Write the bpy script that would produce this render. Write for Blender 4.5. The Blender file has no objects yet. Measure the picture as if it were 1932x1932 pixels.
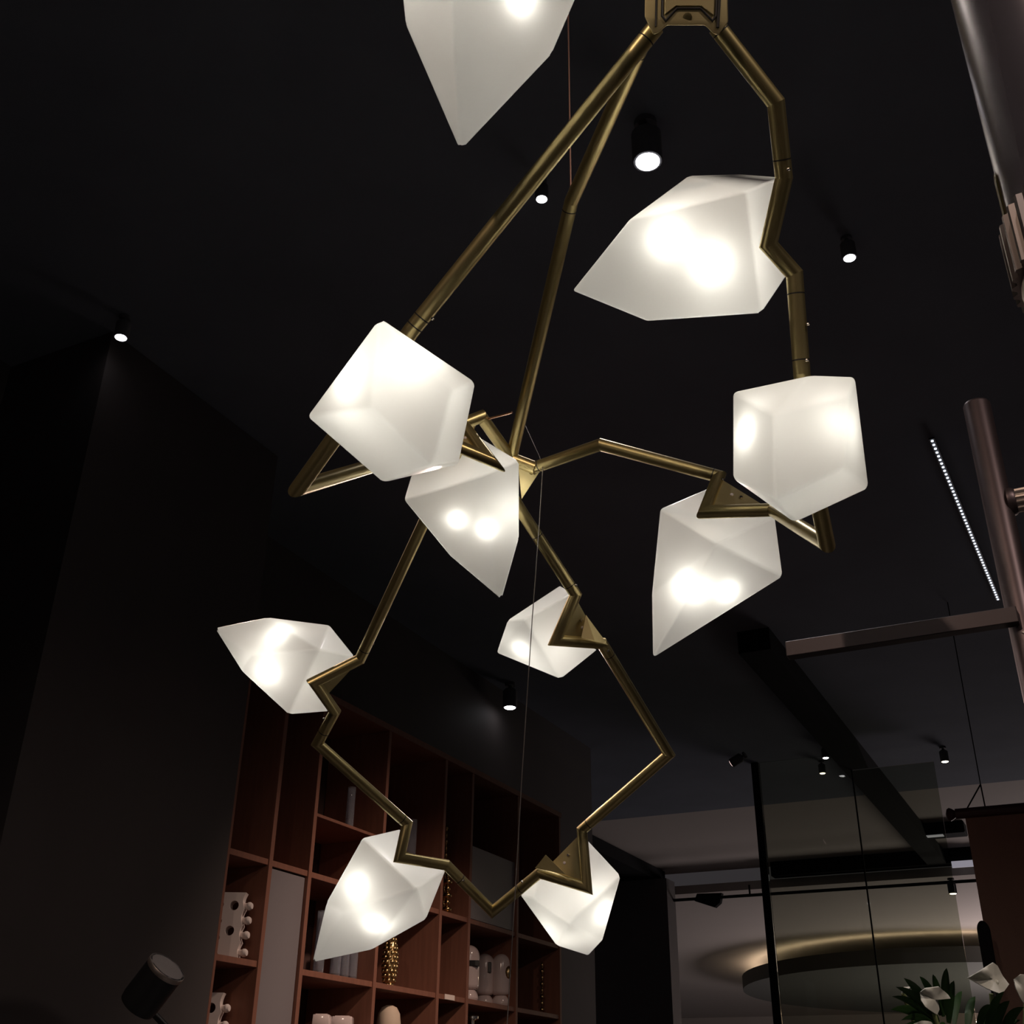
import bpy, bmesh, math, random
from mathutils import Vector, Matrix
random.seed(7)
SC = bpy.context.scene
COL = SC.collection

# ------------------------------------------------------------------ camera
F = 2140.0                                   # focal length in pixels of the 1932 x 1932 frame
CAM = Vector((0, 0, 1.5))
up_c = Vector((58, 4043, -F)).normalized()    # world up seen from the camera (from the vertical vanishing point)
fw_c = Vector((0, 0, -1)); fw_c = (fw_c - up_c * fw_c.dot(up_c)).normalized()
rt_c = fw_c.cross(up_c)
ROT = Matrix((rt_c, fw_c, up_c))              # camera -> world
cd = bpy.data.cameras.new('camera'); cam = bpy.data.objects.new('camera', cd); COL.objects.link(cam)
cam.matrix_world = Matrix.Translation(CAM) @ ROT.to_4x4()
cd.sensor_width = 36; cd.lens = F * 36 / 1932; cd.clip_start = 0.02; cd.clip_end = 200
SC.camera = cam

# ------------------------------------------------------------------ world, exposure
w = bpy.data.worlds.new('world'); SC.world = w; w.use_nodes = True
w.node_tree.nodes['Background'].inputs[0].default_value = (0.95, 0.85, 0.9, 1)
w.node_tree.nodes['Background'].inputs[1].default_value = 0.03
vs = SC.view_settings
vs.view_transform = 'Standard'; vs.look = 'None'; vs.gamma = 1; vs.exposure = 0; vs.use_curve_mapping = False

def lamp(name, kind, loc, power, color=(1, 1, 1), size=.03, aim=None, angle=60, blend=.5, parent=None):
    l = bpy.data.lights.new(name, kind); l.energy = power; l.color = color
    if kind == 'AREA': l.size = size
    else: l.shadow_soft_size = size
    if kind == 'SPOT': l.spot_size = math.radians(angle); l.spot_blend = blend
    o = bpy.data.objects.new(name, l); COL.objects.link(o); o.location = loc
    if aim is not None:
        o.rotation_euler = (Vector(aim) - Vector(loc)).to_track_quat('-Z', 'Y').to_euler()
    if parent is not None:
        o.parent = parent; o.location = Vector(loc) - parent['_o'].copy() if False else Vector(loc) - ORIG[parent.name]
    return o
ORIG = {}

# ------------------------------------------------------------------ pixel helpers
def ray(px, py):
    return ROT @ Vector(((px - 966) / F, -(py - 966) / F, -1))
def P(px, py, z):                             # point at real depth z (metres along the view axis)
    return CAM + ray(px, py) * z
def PZ(px, py, height):                       # where the ray meets a horizontal plane
    r = ray(px, py); return CAM + r * ((height - CAM.z) / r.z)
def PP(px, py, p0, n):                        # where the ray meets a plane
    r = ray(px, py); return CAM + r * ((p0 - CAM).dot(n) / r.dot(n))

# ------------------------------------------------------------------ materials
def mat(name, color, rough=.5, metal=0, spec=.5, emit=None, es=1, noise=0, nscale=20, bump=0, stretch=None, coat=0):
    m = bpy.data.materials.new(name); m.use_nodes = True
    nt = m.node_tree; b = nt.nodes['Principled BSDF']
    b.inputs['Base Color'].default_value = (*color, 1); b.inputs['Roughness'].default_value = rough
    b.inputs['Metallic'].default_value = metal; b.inputs['Specular IOR Level'].default_value = spec
    b.inputs['Coat Weight'].default_value = coat
    if emit:
        b.inputs['Emission Color'].default_value = (*emit, 1); b.inputs['Emission Strength'].default_value = es
    if noise or bump:
        tc = nt.nodes.new('ShaderNodeTexCoord'); mp = nt.nodes.new('ShaderNodeMapping'); nz = nt.nodes.new('ShaderNodeTexNoise')
        nz.inputs['Scale'].default_value = nscale; nz.inputs['Detail'].default_value = 5
        if stretch: mp.inputs['Scale'].default_value = stretch
        nt.links.new(tc.outputs['Object'], mp.inputs[0]); nt.links.new(mp.outputs[0], nz.inputs['Vector'])
        if noise:
            mx = nt.nodes.new('ShaderNodeMix'); mx.data_type = 'RGBA'
            mx.inputs[6].default_value = (*[c * (1 - noise) for c in color], 1)
            mx.inputs[7].default_value = (*[min(1, c * (1 + noise)) for c in color], 1)
            nt.links.new(nz.outputs[0], mx.inputs[0]); nt.links.new(mx.outputs[2], b.inputs['Base Color'])
        if bump:
            bp = nt.nodes.new('ShaderNodeBump'); bp.inputs['Strength'].default_value = bump; bp.inputs['Distance'].default_value = .002
            nt.links.new(nz.outputs[0], bp.inputs['Height']); nt.links.new(bp.outputs[0], b.inputs['Normal'])
    return m

def shade_material():
    m = bpy.data.materials.new('frosted_glass'); m.use_nodes = True
    nt = m.node_tree; nt.nodes.clear()
    out = nt.nodes.new('ShaderNodeOutputMaterial')
    tr = nt.nodes.new('ShaderNodeBsdfTranslucent'); tr.inputs[0].default_value = (1, .99, .955, 1)
    df = nt.nodes.new('ShaderNodeBsdfDiffuse'); df.inputs[0].default_value = (.93, .92, .895, 1)
    gl = nt.nodes.new('ShaderNodeBsdfGlossy'); gl.inputs['Roughness'].default_value = .28
    m1 = nt.nodes.new('ShaderNodeMixShader'); m1.inputs[0].default_value = .42
    m2 = nt.nodes.new('ShaderNodeMixShader')
    fr = nt.nodes.new('ShaderNodeFresnel'); fr.inputs[0].default_value = 1.3
    nt.links.new(tr.outputs[0], m1.inputs[1]); nt.links.new(df.outputs[0], m1.inputs[2])
    nt.links.new(fr.outputs[0], m2.inputs[0]); nt.links.new(m1.outputs[0], m2.inputs[1]); nt.links.new(gl.outputs[0], m2.inputs[2])
    nt.links.new(m2.outputs[0], out.inputs[0])
    return m

def pane_material():
    m = bpy.data.materials.new('tinted_glass'); m.use_nodes = True
    nt = m.node_tree; nt.nodes.clear()
    out = nt.nodes.new('ShaderNodeOutputMaterial')
    tp = nt.nodes.new('ShaderNodeBsdfTransparent'); tp.inputs[0].default_value = (.72, .74, .68, 1)
    gl = nt.nodes.new('ShaderNodeBsdfGlossy'); gl.inputs['Roughness'].default_value = .02
    fr = nt.nodes.new('ShaderNodeFresnel'); fr.inputs[0].default_value = 1.45
    mx = nt.nodes.new('ShaderNodeMixShader')
    nt.links.new(fr.outputs[0], mx.inputs[0]); nt.links.new(tp.outputs[0], mx.inputs[1]); nt.links.new(gl.outputs[0], mx.inputs[2])
    nt.links.new(mx.outputs[0], out.inputs[0])
    return m

M = dict(
    brass=mat('satin_brass', (.53, .435, .20), .34, .88, noise=.08, nscale=60),
    brass_plate=mat('brass_plate', (.58, .48, .24), .45, .8, noise=.06, nscale=50),
    groove=mat('dark_groove', (.012, .010, .008), .6),
    steel=mat('screw_steel', (.65, .6, .55), .2, 1),
    shade=shade_material(),
    cable=mat('copper_cable', (.75, .45, .35), .35, 1),
    wire=mat('thin_wire', (.35, .32, .3), .4, .6),
    ceiling=mat('black_ceiling', (.155, .17, .205), .95, spec=.2, noise=.2, nscale=2),
    darkwall=mat('dark_wall', (.065, .055, .054), .7, spec=.3, noise=.15, nscale=3),
    plumwall=mat('plum_wall', (.040, .030, .033), .8, spec=.2),
    black=mat('black_metal', (.012, .012, .013), .45, 0, .4),
    frame=mat('black_frame', (.010, .010, .011), .9, spec=.08),
    beige=mat('beige_ceiling', (.46, .41, .38), .85, spec=.2, noise=.04, nscale=1),
    oval=mat('grey_soffit', (.11, .11, .10), .8, spec=.2),
    floor=mat('stone_floor', (.10, .09, .085), .35, noise=.2, nscale=3),
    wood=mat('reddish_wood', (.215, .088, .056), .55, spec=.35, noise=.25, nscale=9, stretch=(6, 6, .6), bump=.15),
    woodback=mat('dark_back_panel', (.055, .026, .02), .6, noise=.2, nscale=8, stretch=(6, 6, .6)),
    door=mat('grey_lacquer', (.20, .175, .18), .45, noise=.04, nscale=4),
    white=mat('white_ceramic', (.70, .61, .57), .6, noise=.05, nscale=12),
    gloss=mat('gloss_ceramic', (.72, .58, .55), .12, coat=.5),
    slot=mat('dark_slot', (.012, .009, .008), .3),
    gold=mat('gold_leaf', (.62, .40, .18), .25, 1, bump=.3, nscale=60),
    goldd=mat('antique_gold', (.50, .36, .18), .34, 1, bump=.3, nscale=80),
    beigevase=mat('beige_clay', (.56, .44, .33), .75, noise=.06, nscale=14, bump=.2),
    clear=None,
    chrome=mat('scuffed_chrome', (.56, .50, .53), .27, .72, noise=.12, nscale=18, bump=.12),
    tube=mat('grey_steel_tube', (.15, .115, .12), .42, .85, noise=.2, nscale=14, bump=.1),
    alu=mat('ribbed_aluminium', (.55, .47, .42), .4, .9, noise=.1, nscale=20),
    lens=mat('lit_lens', (1, 1, 1), .3, emit=(1, .97, 1), es=10),
    lenswarm=mat('lit_lens_warm', (1, 1, 1), .3, emit=(1, .88, .66), es=6),
    lenspink=mat('lit_lens_pink', (1, 1, 1), .3, emit=(1, .72, .66), es=1.6),  # pink emission stands in for light reflected off a spotlight's side
    led=mat('led_diode', (1, 1, 1), .3, emit=(.80, .86, 1), es=1.5),
    panel_light=mat('ceiling_panel_light', (1, 1, 1), .4, emit=(.75, .72, .85), es=.28),
    banner=mat('brown_cloth', (.30, .20, .165), .9, spec=.1, noise=.12, nscale=120, bump=.2),
    rod=mat('dark_red_wood', (.07, .018, .016), .45),
    leaf=mat('dark_leaf', (.030, .075, .018), .5, noise=.3, nscale=10),
    petal=mat('white_petal', (.62, .60, .52), .55, noise=.06, nscale=12),
    stem=mat('green_stem', (.22, .25, .10), .6),
    pane=pane_material(),
    spotbody=mat('spotlight_body', (.09, .09, .10), .8),
    cove=mat('cove_strip', (1, .8, .6), .5, emit=(1, .78, .54), es=6),
    darktube=mat('dark_steel_bar', (.060, .047, .050), .5, .5),
    tape=mat('yellow_tape', (.55, .50, .25), .6),
    tag=mat('paper_tag', (.75, .62, .55), .7),
)
def glass_material():
    m = bpy.data.materials.new('clear_glass'); m.use_nodes = True
    b = m.node_tree.nodes['Principled BSDF']
    b.inputs['Base Color'].default_value = (.85, .88, .95, 1); b.inputs['Roughness'].default_value = .05
    b.inputs['Transmission Weight'].default_value = .9; b.inputs['IOR'].default_value = 1.45
    return m
M['clear'] = glass_material()

# ------------------------------------------------------------------ object helpers
def link_mesh(name, bm, material, parent=None, smooth=None, local=False):
    """bm in world coordinates (or local to the parent's origin); one mesh object"""
    org = Vector((0, 0, 0))
    if parent is not None and not local: org = ORIG[parent.name]
    if org.length: bmesh.ops.translate(bm, verts=bm.verts, vec=-org)
    bmesh.ops.recalc_face_normals(bm, faces=bm.faces)
    me = bpy.data.meshes.new(name); bm.to_mesh(me); bm.free()
    me.materials.append(M[material] if isinstance(material, str) else material)
    if smooth is not None:
        for p in me.polygons: p.use_smooth = True
        me.set_sharp_from_angle(angle=math.radians(smooth))
    o = bpy.data.objects.new(name, me); COL.objects.link(o)
    if parent is not None: o.parent = parent
    ORIG[o.name] = org
    return o
def thing(name, label, cat, loc=(0, 0, 0), group=None, rot=None):
    o = bpy.data.objects.new(name, None); COL.objects.link(o); o.location = loc
    o.empty_display_size = .05
    if rot is not None: o.rotation_euler = rot
    o['label'] = label; o['category'] = cat
    if group: o['group'] = group
    ORIG[o.name] = Vector(loc)
    return o
def tag(o, label, cat, group=None):
    o['label'] = label; o['category'] = cat
    if group: o['group'] = group
    return o
def struct(name, bm, material, label, smooth=None):
    o = link_mesh(name, bm, material, None, smooth); o['kind'] = 'structure'; o['label'] = label
    return o
def copy_tree(o, parent=None):
    c = o.copy(); COL.objects.link(c)
    if parent is not None:
        c.parent = parent
    ORIG[c.name] = ORIG.get(o.name, Vector())
    for ch in list(o.children): copy_tree(ch, c)
    return c

def new(): return bmesh.new()
def ring(bm, c, u, v, r, n):
    return [bm.verts.new(c + u * (r * math.cos(2 * math.pi * i / n)) + v * (r * math.sin(2 * math.pi * i / n))) for i in range(n)]
def bridge(bm, a, b):
    n = len(a)
    for i in range(n):
        bm.faces.new((a[i], a[(i + 1) % n], b[(i + 1) % n], b[i]))
def frame_of(d):
    d = d.normalized(); h = Vector((0, 0, 1)) if abs(d.z) < .9 else Vector((1, 0, 0))
    u = d.cross(h).normalized(); return u, d.cross(u).normalized()
def add_cyl(bm, a, b, r, r2=None, n=20, cap=True):
    a, b = Vector(a), Vector(b); u, v = frame_of(b - a); r2 = r if r2 is None else r2
    A = ring(bm, a, u, v, r, n); B = ring(bm, b, u, v, r2, n); bridge(bm, A, B)
    if cap: bm.faces.new(A[::-1]); bm.faces.new(B)
def add_lathe(bm, base, axis, prof, n=24, cap=True):
    base = Vector(base); axis = Vector(axis).normalized(); u, v = frame_of(axis); prev = None
    for k, (r, h) in enumerate(prof):
        cur = ring(bm, base + axis * h, u, v, max(r, 1e-4), n)
        if prev: bridge(bm, prev, cur)
        elif cap: bm.faces.new(cur[::-1])
        prev = cur
    if cap: bm.faces.new(prev)
def add_box8(bm, pts):
    v = [bm.verts.new(p) for p in pts]
    for f in ((0, 1, 2, 3), (7, 6, 5, 4), (0, 4, 5, 1), (1, 5, 6, 2), (2, 6, 7, 3), (3, 7, 4, 0)):
        bm.faces.new([v[i] for i in f])
def add_obox(bm, o, a, b, c):                  # box from corner o with edge vectors a, b, c
    o, a, b, c = map(Vector, (o, a, b, c))
    add_box8(bm, [o, o + a, o + a + b, o + b, o + c, o + a + c, o + a + b + c, o + b + c])
def add_prism(bm, poly, ext):
    poly = [Vector(p) for p in poly]; ext = Vector(ext)
    A = [bm.verts.new(p) for p in poly]; B = [bm.verts.new(p + ext) for p in poly]
    bm.faces.new(A); bm.faces.new(B[::-1]); bridge(bm, A, B)
def bevel_all(bm, off, seg=2, ang=20):
    bmesh.ops.recalc_face_normals(bm, faces=bm.faces)
    es = [e for e in bm.edges if len(e.link_faces) == 2 and e.calc_face_angle(0) > math.radians(ang)]
    bmesh.ops.bevel(bm, geom=es, offset=off, segments=seg, affect='EDGES', profile=.5, clamp_overlap=True)
def add_sphere(bm, c, r, sc=(1, 1, 1), sub=2, mtx=None):
    g = bmesh.ops.create_icosphere(bm, subdivisions=sub, radius=1)
    T = Matrix.Translation(Vector(c)) @ (mtx.to_4x4() if mtx else Matrix.Identity(4)) @ Matrix.Diagonal((r * sc[0], r * sc[1], r * sc[2], 1))
    bmesh.ops.transform(bm, matrix=T, verts=g['verts'])

def path_rings(pts, r, n=18):
    """mitred circular rings along a polyline; returns the list of rings of coordinates"""
    N = len(pts); dirs = [(pts[i + 1] - pts[i]).normalized() for i in range(N - 1)]
    u, v = frame_of(dirs[0]); out = []
    circ = [pts[0] + u * (r * math.cos(2 * math.pi * k / n)) + v * (r * math.sin(2 * math.pi * k / n)) for k in range(n)]
    out.append(circ)
    for i in range(1, N):
        d = dirs[i - 1]
        pn = d if i == N - 1 else (d + dirs[i]).normalized()
        if abs(pn.dot(d)) < .25: pn = d
        circ = [c + d * ((pts[i] - c).dot(pn) / d.dot(pn)) for c in circ]
        out.append(circ)
    return out
def mesh_rings(bm, rings):
    R = [[bm.verts.new(c) for c in q] for q in rings]
    for a, b in zip(R, R[1:]): bridge(bm, a, b)
    bm.faces.new(R[0][::-1]); bm.faces.new(R[-1])

# ================================================================== SETTING
CEIL = 4.2
HEAD = math.radians(27.0)
ds = Vector((math.sin(HEAD), math.cos(HEAD), 0))        # along the bookcase, away from the viewer
df = Vector((math.cos(HEAD), -math.sin(HEAD), 0))       # across the shop front, to the right (also out of the bookcase)
Z = Vector((0, 0, 1))
BC0 = P(407, 1804, 4.3)                                  # left front edge of the bookcase
def bc(px, py):                                          # pixel on the bookcase's front plane -> (along, height)
    p = PP(px, py, BC0, df); return (p - BC0).dot(ds), p.z
def bcd(px, py, out):                                     # pixel on a plane set back in the bookcase -> (along, height)
    p = PP(px, py, BC0 + df * out, df); return (p - BC0).dot(ds), p.z
def bcp(s, z, out=0): return Vector((BC0.x, BC0.y, 0)) + ds * s + df * out + Z * z
EDGE = PZ(1430, 1520, CEIL)                              # far edge of the black ceiling
LE = EDGE.dot(ds)
BACK = PZ(1340, 1638, CEIL).dot(ds)                      # the transom beam across the far end
ORG = Vector((0, 0, 0))
def at(s, t, z): return ds * s + df * t + Z * z          # room coordinates: s away, t to the right

TL = BC0.dot(df)                                         # bookcase front in t
bm = new(); add_obox(bm, at(-4, TL - .7, -.1), ds * (40), df * 14, Z * .1); struct('floor', bm, 'floor', 'dark polished stone floor')
bm = new(); add_obox(bm, at(-4, TL - 4, CEIL), ds * (LE + 4), df * 18, Z * .15); struct('ceiling', bm, 'ceiling', 'black ceiling over the shop floor')
bm = new(); add_obox(bm, at(LE, TL - 4, CEIL + .02), ds * (BACK - LE + .3), df * 18, Z * .12); struct('ceiling_far', bm, 'beige', 'beige ceiling strip beyond the black ceiling')
bm = new(); add_obox(bm, at(-4, TL - .7, 0), ds * (PP(1118, 1600, at(0, TL - .55, 0), df).dot(ds) + 4), df * .15, Z * CEIL); struct('wall_left', bm, 'darkwall', 'dark left wall behind the bookcase')
MALL = 3.95
bm = new(); add_obox(bm, at(BACK + .2, TL - 14, MALL), ds * 26, df * 32, Z * .1); struct('ceiling_mall', bm, 'beige', 'pale hall ceiling beyond the glass')
bm = new(); add_obox(bm, at(BACK + 20, TL - 14, 0), ds * .2, df * 32, Z * MALL); struct('wall_far', bm, 'beige', 'far wall of the hall beyond the glass')
# the dark pier left of the bookcase, flush with its front
s_l = bc(54, 1332)[0]
bm = new(); add_obox(bm, bcp(s_l, 0, -.55), ds * (-s_l - .02), df * .56, Z * (CEIL - .004)); struct('wall_pier', bm, 'darkwall', 'dark wall pier left of the bookcase')

# beams and mullion of the shop front
def hz(px, py): return CAM.z + 0
zb_top = CEIL + .02
p = PP(1340, 1661, at(BACK, 0, 0), ds); z_bb = p.z
bm = new(); add_obox(bm, at(BACK, TL - .5, z_bb), ds * .18, df * 13, Z * (zb_top - z_bb)); struct('trim_1', bm, 'frame', 'black transom beam across the shop front')
tR = PP(1735, 1570, at((LE + BACK) / 2, 0, 0), ds).dot(df)
a = PZ(1680, 1490, z_bb + .06); b = PZ(1637, 1500, z_bb + .06)
t1, t0 = a.dot(df), b.dot(df)
bm = new(); add_obox(bm, at(LE - 4.5, t0 + .02, z_bb), ds * (BACK - LE + 4.5), df * (t1 - t0 - .02), Z * (CEIL - z_bb)); struct('trim_2', bm, 'frame', 'black ceiling beam running towards the shop front')
a = PZ(1212, 1646, z_bb)
bm = new(); add_obox(bm, at(LE - .1, a.dot(df) - .9, z_bb), ds * (BACK - LE + .1), df * .9, Z * (CEIL - z_bb)); struct('trim_3', bm, 'frame', 'black ceiling beam beside the bookcase end')
# dark back wall beside the bookcase
LW = BACK - .35
a = PP(1060, 1800, at(LW, 0, 0), ds).dot(df); b = PP(1262, 1760, at(LW, 0, 0), ds).dot(df)
bm = new(); add_obox(bm, at(LW, a - 2.2, 0), ds * .3, df * (b - a + 2.2), Z * z_bb); struct('wall_back', bm, 'darkwall', 'dark wall between bookcase and glass front')

# mullion and tinted panes
GL = LE - 1.5
def glp(px, py): return PP(px, py, at(GL, 0, 0), ds)
a = glp(1432, 1520); m_t = a.dot(df) + .02
b = glp(1449.5, 1720)
m_t = b.dot(df)
ztop = CEIL
bm = new(); add_obox(bm, at(GL - .03, m_t - .03, 0), ds * .06, df * .06, Z * ztop); struct('window_1', bm, 'frame', 'black upright edge of the tinted glass front')
panes = [(1449.5, 1640), (1640, 1808)]
for i, (x0, x1) in enumerate(panes):
    ta = glp(x0, 1720).dot(df) + (.03 if i == 0 else .008); tb = glp(x1, 1720).dot(df)
    bm = new(); add_obox(bm, at(GL, ta, 0), ds * .012, df * (tb - ta), Z * (ztop if i == 0 else z_bb - .005)); o = struct('window_%d' % (i + 2), bm, 'pane', ['tinted glass pane right of the black upright', 'tinted glass pane left of the hanging brown scroll'][i])

ta = glp(1640, 1720).dot(df)
bm = new(); add_obox(bm, at(GL - .004, ta - .001, 0), ds * .02, df * .010, Z * ztop); struct('trim_5', bm, 'frame', 'thin dark joint between the two tinted panes')

# ================================================================== CHANDELIER
R = .0118
HUB = P(1297, 20, 1.46)
ch = thing('chandelier', 'large brass chandelier of angular tubes carrying ten lit frosted crystal shades', 'chandelier', HUB)
def px(l): return [P(*q) for q in l]

def seg(name, rings, parent=ch, mt='brass'):
    bm = new(); mesh_rings(bm, rings); return link_mesh(name, bm, mt, parent, 40)
def collar(p, d, r=R * 1.0, parent=ch):
    d = d.normalized(); bm = new()
    add_lathe(bm, p - d * .004, d, [(r * 1.02, 0), (r * 1.10, .001), (r * 1.10, .007), (r * 1.02, .008)], 20)
    return link_mesh('collar', bm, 'brass', parent, 40)
def dark_ring(p, d, parent=ch):
    d = d.normalized(); bm = new(); add_lathe(bm, p - d * .0009, d, [(R * 1.012, 0), (R * 1.012, .0018)], 20)
    return link_mesh('joint_ring', bm, 'groove', parent, 40)
def screw(p, d, parent, r=.0035, h=.004, mt='steel'):
    bm = new(); d = d.normalized()
    add_lathe(bm, p, d, [(r, 0), (r, h * .6), (r * .7, h), (r * .35, h)], 10)
    add_lathe(bm, p + d * h * .55, d, [(r * .3, 0), (r * .3, h * .2)], 6)
    return link_mesh('screw', bm, mt, parent, 40)

def build_path(pts, notches=(), rings_at=(), r=R, fins={}, flanges={}):
    """pts: pixel/depth joints. notches: index of each apex (its two legs become a mount with a plate)."""
    W = px(pts); rg = path_rings(W, r); i = 0
    while i < len(W) - 1:
        if (i + 1) in notches:
            A, B, C = W[i], W[i + 1], W[i + 2]
            mt = seg('mount', rg[i:i + 3])
            nrm = (A - B).cross(C - B).normalized()
            if nrm.dot(B - CAM) > 0: nrm = -nrm
            bm = new(); th = .003
            ia, ib, ic = A.lerp(B, .04), B, C.lerp(B, .04)
            if (i + 1) in fins:
                fa, fc = fins[i + 1]; ia = B.lerp(A, fa); ic = B.lerp(C, fc)
            add_prism(bm, [ia - nrm * th / 2, ib - nrm * th / 2, ic - nrm * th / 2], nrm * th)
            link_mesh('plate', bm, 'brass_plate', mt)
            g = (A + B + C) / 3
            if (i + 1) in fins:
                i += 2; continue
            screw(g + (A - B) * .14 + nrm * th / 2, nrm, mt)
            screw(g + (C - B) * .10 - (A - B) * .02 + nrm * th / 2, nrm, mt, .0034, .002, 'white')  # white stud stands in for a hole showing the lit shade
            if (i + 1) in flanges:
                bm = new(); add_prism(bm, [P(*q) for q in flanges[i + 1]], nrm * .002); link_mesh('flange', bm, 'brass_plate', mt)
            i += 2
        else:
            seg('arm', rg[i:i + 2]); i += 1
    for (k, f) in rings_at:
        p = W[k].lerp(W[k + 1], f); dark_ring(p, W[k + 1] - W[k])
    return W

# front left loop: hub -> left corner -> hidden behind the shade -> mount of the middle shade -> junction
build_path([(1238, 50, 1.47), (776, 624, 1.55), (563, 921, 1.62), (702, 879, 1.85), (850, 836, 2.06), (922, 866, 2.03), (872, 800, 2.10), (908, 786, 2.12), (966, 868, 2.22)],
           notches=(5,), rings_at=((0, .04), (0, .955), (0, .985)))
# front right loop: hub -> wide shade's mount -> right shade -> right corner -> mount of the lower right shade -> junction
build_path([(1352, 50, 1.47), (1464, 194, 1.49), (1479, 336, 1.52), (1450, 462, 1.55), (1499, 517, 1.56), (1513, 706, 1.56), (1540, 930, 1.58), (1560, 1026, 1.62), (1458, 962, 1.95), (1330, 966, 1.98), (1356, 899, 2.06), (1133, 839, 2.12), (1000, 885, 2.20)],
           notches=(3, 9), fins={3: (.25, .25)}, rings_at=((0, .07), (1, .75), (4, .2), (4, .86), (10, .05), (11, .86)))
# long rear arm from the hub to the junction
build_path([(1212, 82, 1.62), (1078, 380, 1.88), (964, 868, 2.22)], rings_at=((0, .06), (1, .03)))
# lower loop
build_path([(966, 936, 2.22), (989, 973, 2.225), (1086, 1122, 2.27), (1049, 1208, 2.27), (1136, 1214, 2.31), (1262, 1423, 2.45), (1098, 1566, 2.50), (1107, 1674, 2.45), (1018, 1647, 2.50), (929, 1720, 2.54), (842, 1632, 2.52), (754, 1618, 2.47), (768, 1554, 2.50), (599, 1403, 2.42), (632, 1342, 2.40), (593, 1287, 2.33), (679, 1244, 2.36), (800, 985, 2.26), (890, 793, 2.16)],
           notches=(3, 7, 11, 15), fins={11: (.95, .22), 15: (.5, 1.0)}, flanges={3: [(1105, 1160, 2.275), (1096, 1203, 2.265), (1121, 1208, 2.26), (1147, 1217, 2.28)], 7: [(1030, 1613, 2.485), (1068, 1650, 2.44), (1010, 1638, 2.49)]}, rings_at=((1, .25), (1, .88), (4, .1), (5, .92), (8, .4), (9, .7), (12, .06), (13, .35), (16, .07)))
# gusset at the junction
bm = new(); A = P(978, 880, 2.20); B = P(1022, 884, 2.19); Cc = P(984, 942, 2.22); add_prism(bm, [A, B, Cc], ray(990, 900).normalized() * .012)
link_mesh('gusset', bm, 'brass_plate', ch)
bm = new(); add_cyl(bm, P(950, 860, 2.22), P(1012, 884, 2.19), R * 1.08); add_sphere(bm, P(964, 868, 2.22), R * 1.08, sub=2); link_mesh('junction', bm, 'brass', ch, 40)
# bolts along the tubes
for (a, d) in (((815, 602, 1.53), (1, -.4)), ((1523, 612, 1.55), (1, 0)), ((1521, 680, 1.55), (1, 0)), ((1486, 320, 1.5), (1, 0)), ((703, 1214, 2.35), (1, .5)), ((612, 1356, 2.395), (-1, 0)),
               ((1085, 1105, 2.26), (1, -.5)), ((1146, 1228, 2.3), (1, -.3)), ((1338, 884, 2.08), (0, -1)), ((1362, 905, 2.04), (1, 0)), ((874, 1661, 2.5), (.7, -.3)), ((985, 1664, 2.49), (0, -1))):
    p0 = P(*a); dirv = ROT @ Vector((d[0], -d[1], .8)); screw(p0, dirv, ch, .0024, .004)
# hub bracket
hb = [(1218, -150), (1216, 32), (1232, 66), (1243, 62), (1258, 48), (1330, 48), (1346, 64), (1356, 66), (1374, 42), (1370, -150)]
bm = new(); add_prism(bm, [P(x, y, 1.445) for x, y in hb], ray(1297, 0).normalized() * .03); bevel_all(bm, .002)
hub = link_mesh('hub_bracket', bm, 'brass_plate', ch, 40)
def strip(poly, z, wd, name, mt):
    bm = new(); mesh_rings(bm, path_rings([P(x, y, z) for x, y in poly], wd, 8)); link_mesh(name, bm, mt, hub, 40)
strip([(1252, -140), (1249, 30), (1256, 39), (1277, 16), (1322, 16), (1344, 39), (1351, 30), (1357, -140)], 1.4445, .0016, 'groove', 'groove')
strip([(1241, -140), (1237, 50)], 1.4445, .0012, 'groove', 'groove'); strip([(1365, -140), (1354, 52)], 1.4445, .0022, 'groove', 'groove')
cover = [(1256, -140), (1254, 28), (1276, 11), (1323, 11), (1347, 29), (1353, -140)]
bm = new(); add_prism(bm, [P(x, y, 1.442) for x, y in cover], ray(1297, 0).normalized() * .004); bevel_all(bm, .0008, 1); link_mesh('cover_plate', bm, 'brass_plate', hub)
screw(P(1297, 33, 1.445), -ray(1297, 33), hub, .006, .0012, 'brass')
# suspension cables
def cable(name, pts, r, parent, mt):
    bm = new(); mesh_rings(bm, path_rings(pts, r, 8)); return link_mesh(name, bm, mt, parent, 60)
c0 = P(1077, 352, 1.88); cable('suspension_cable', [c0, Vector((c0.x, c0.y, CEIL))], .0016, ch, 'cable')
bm = new(); add_lathe(bm, c0 - Z * .03, Z, [(.0015, 0), (.0035, .012), (.0035, .024), (.0015, .03)], 10); link_mesh('cable_gripper', bm, 'cable', ch, 40)
cable('loop_wire', [P(985, 790, 2.3), P(1018, 862, 2.2), P(1024, 885, 2.17)], .0007, ch, 'wire')
cable('hanging_wire', px([(1024, 885, 2.17), (1018, 985, 2.15), (1004, 1170, 2.12), (985, 1460, 2.1), (971, 1700, 2.08), (955, 1960, 2.05)]) , .0009, ch, 'wire')
cable('locking_pin', [P(922, 790, 2.12), P(966, 778, 2.06)], .0022, ch, 'cable')

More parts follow.
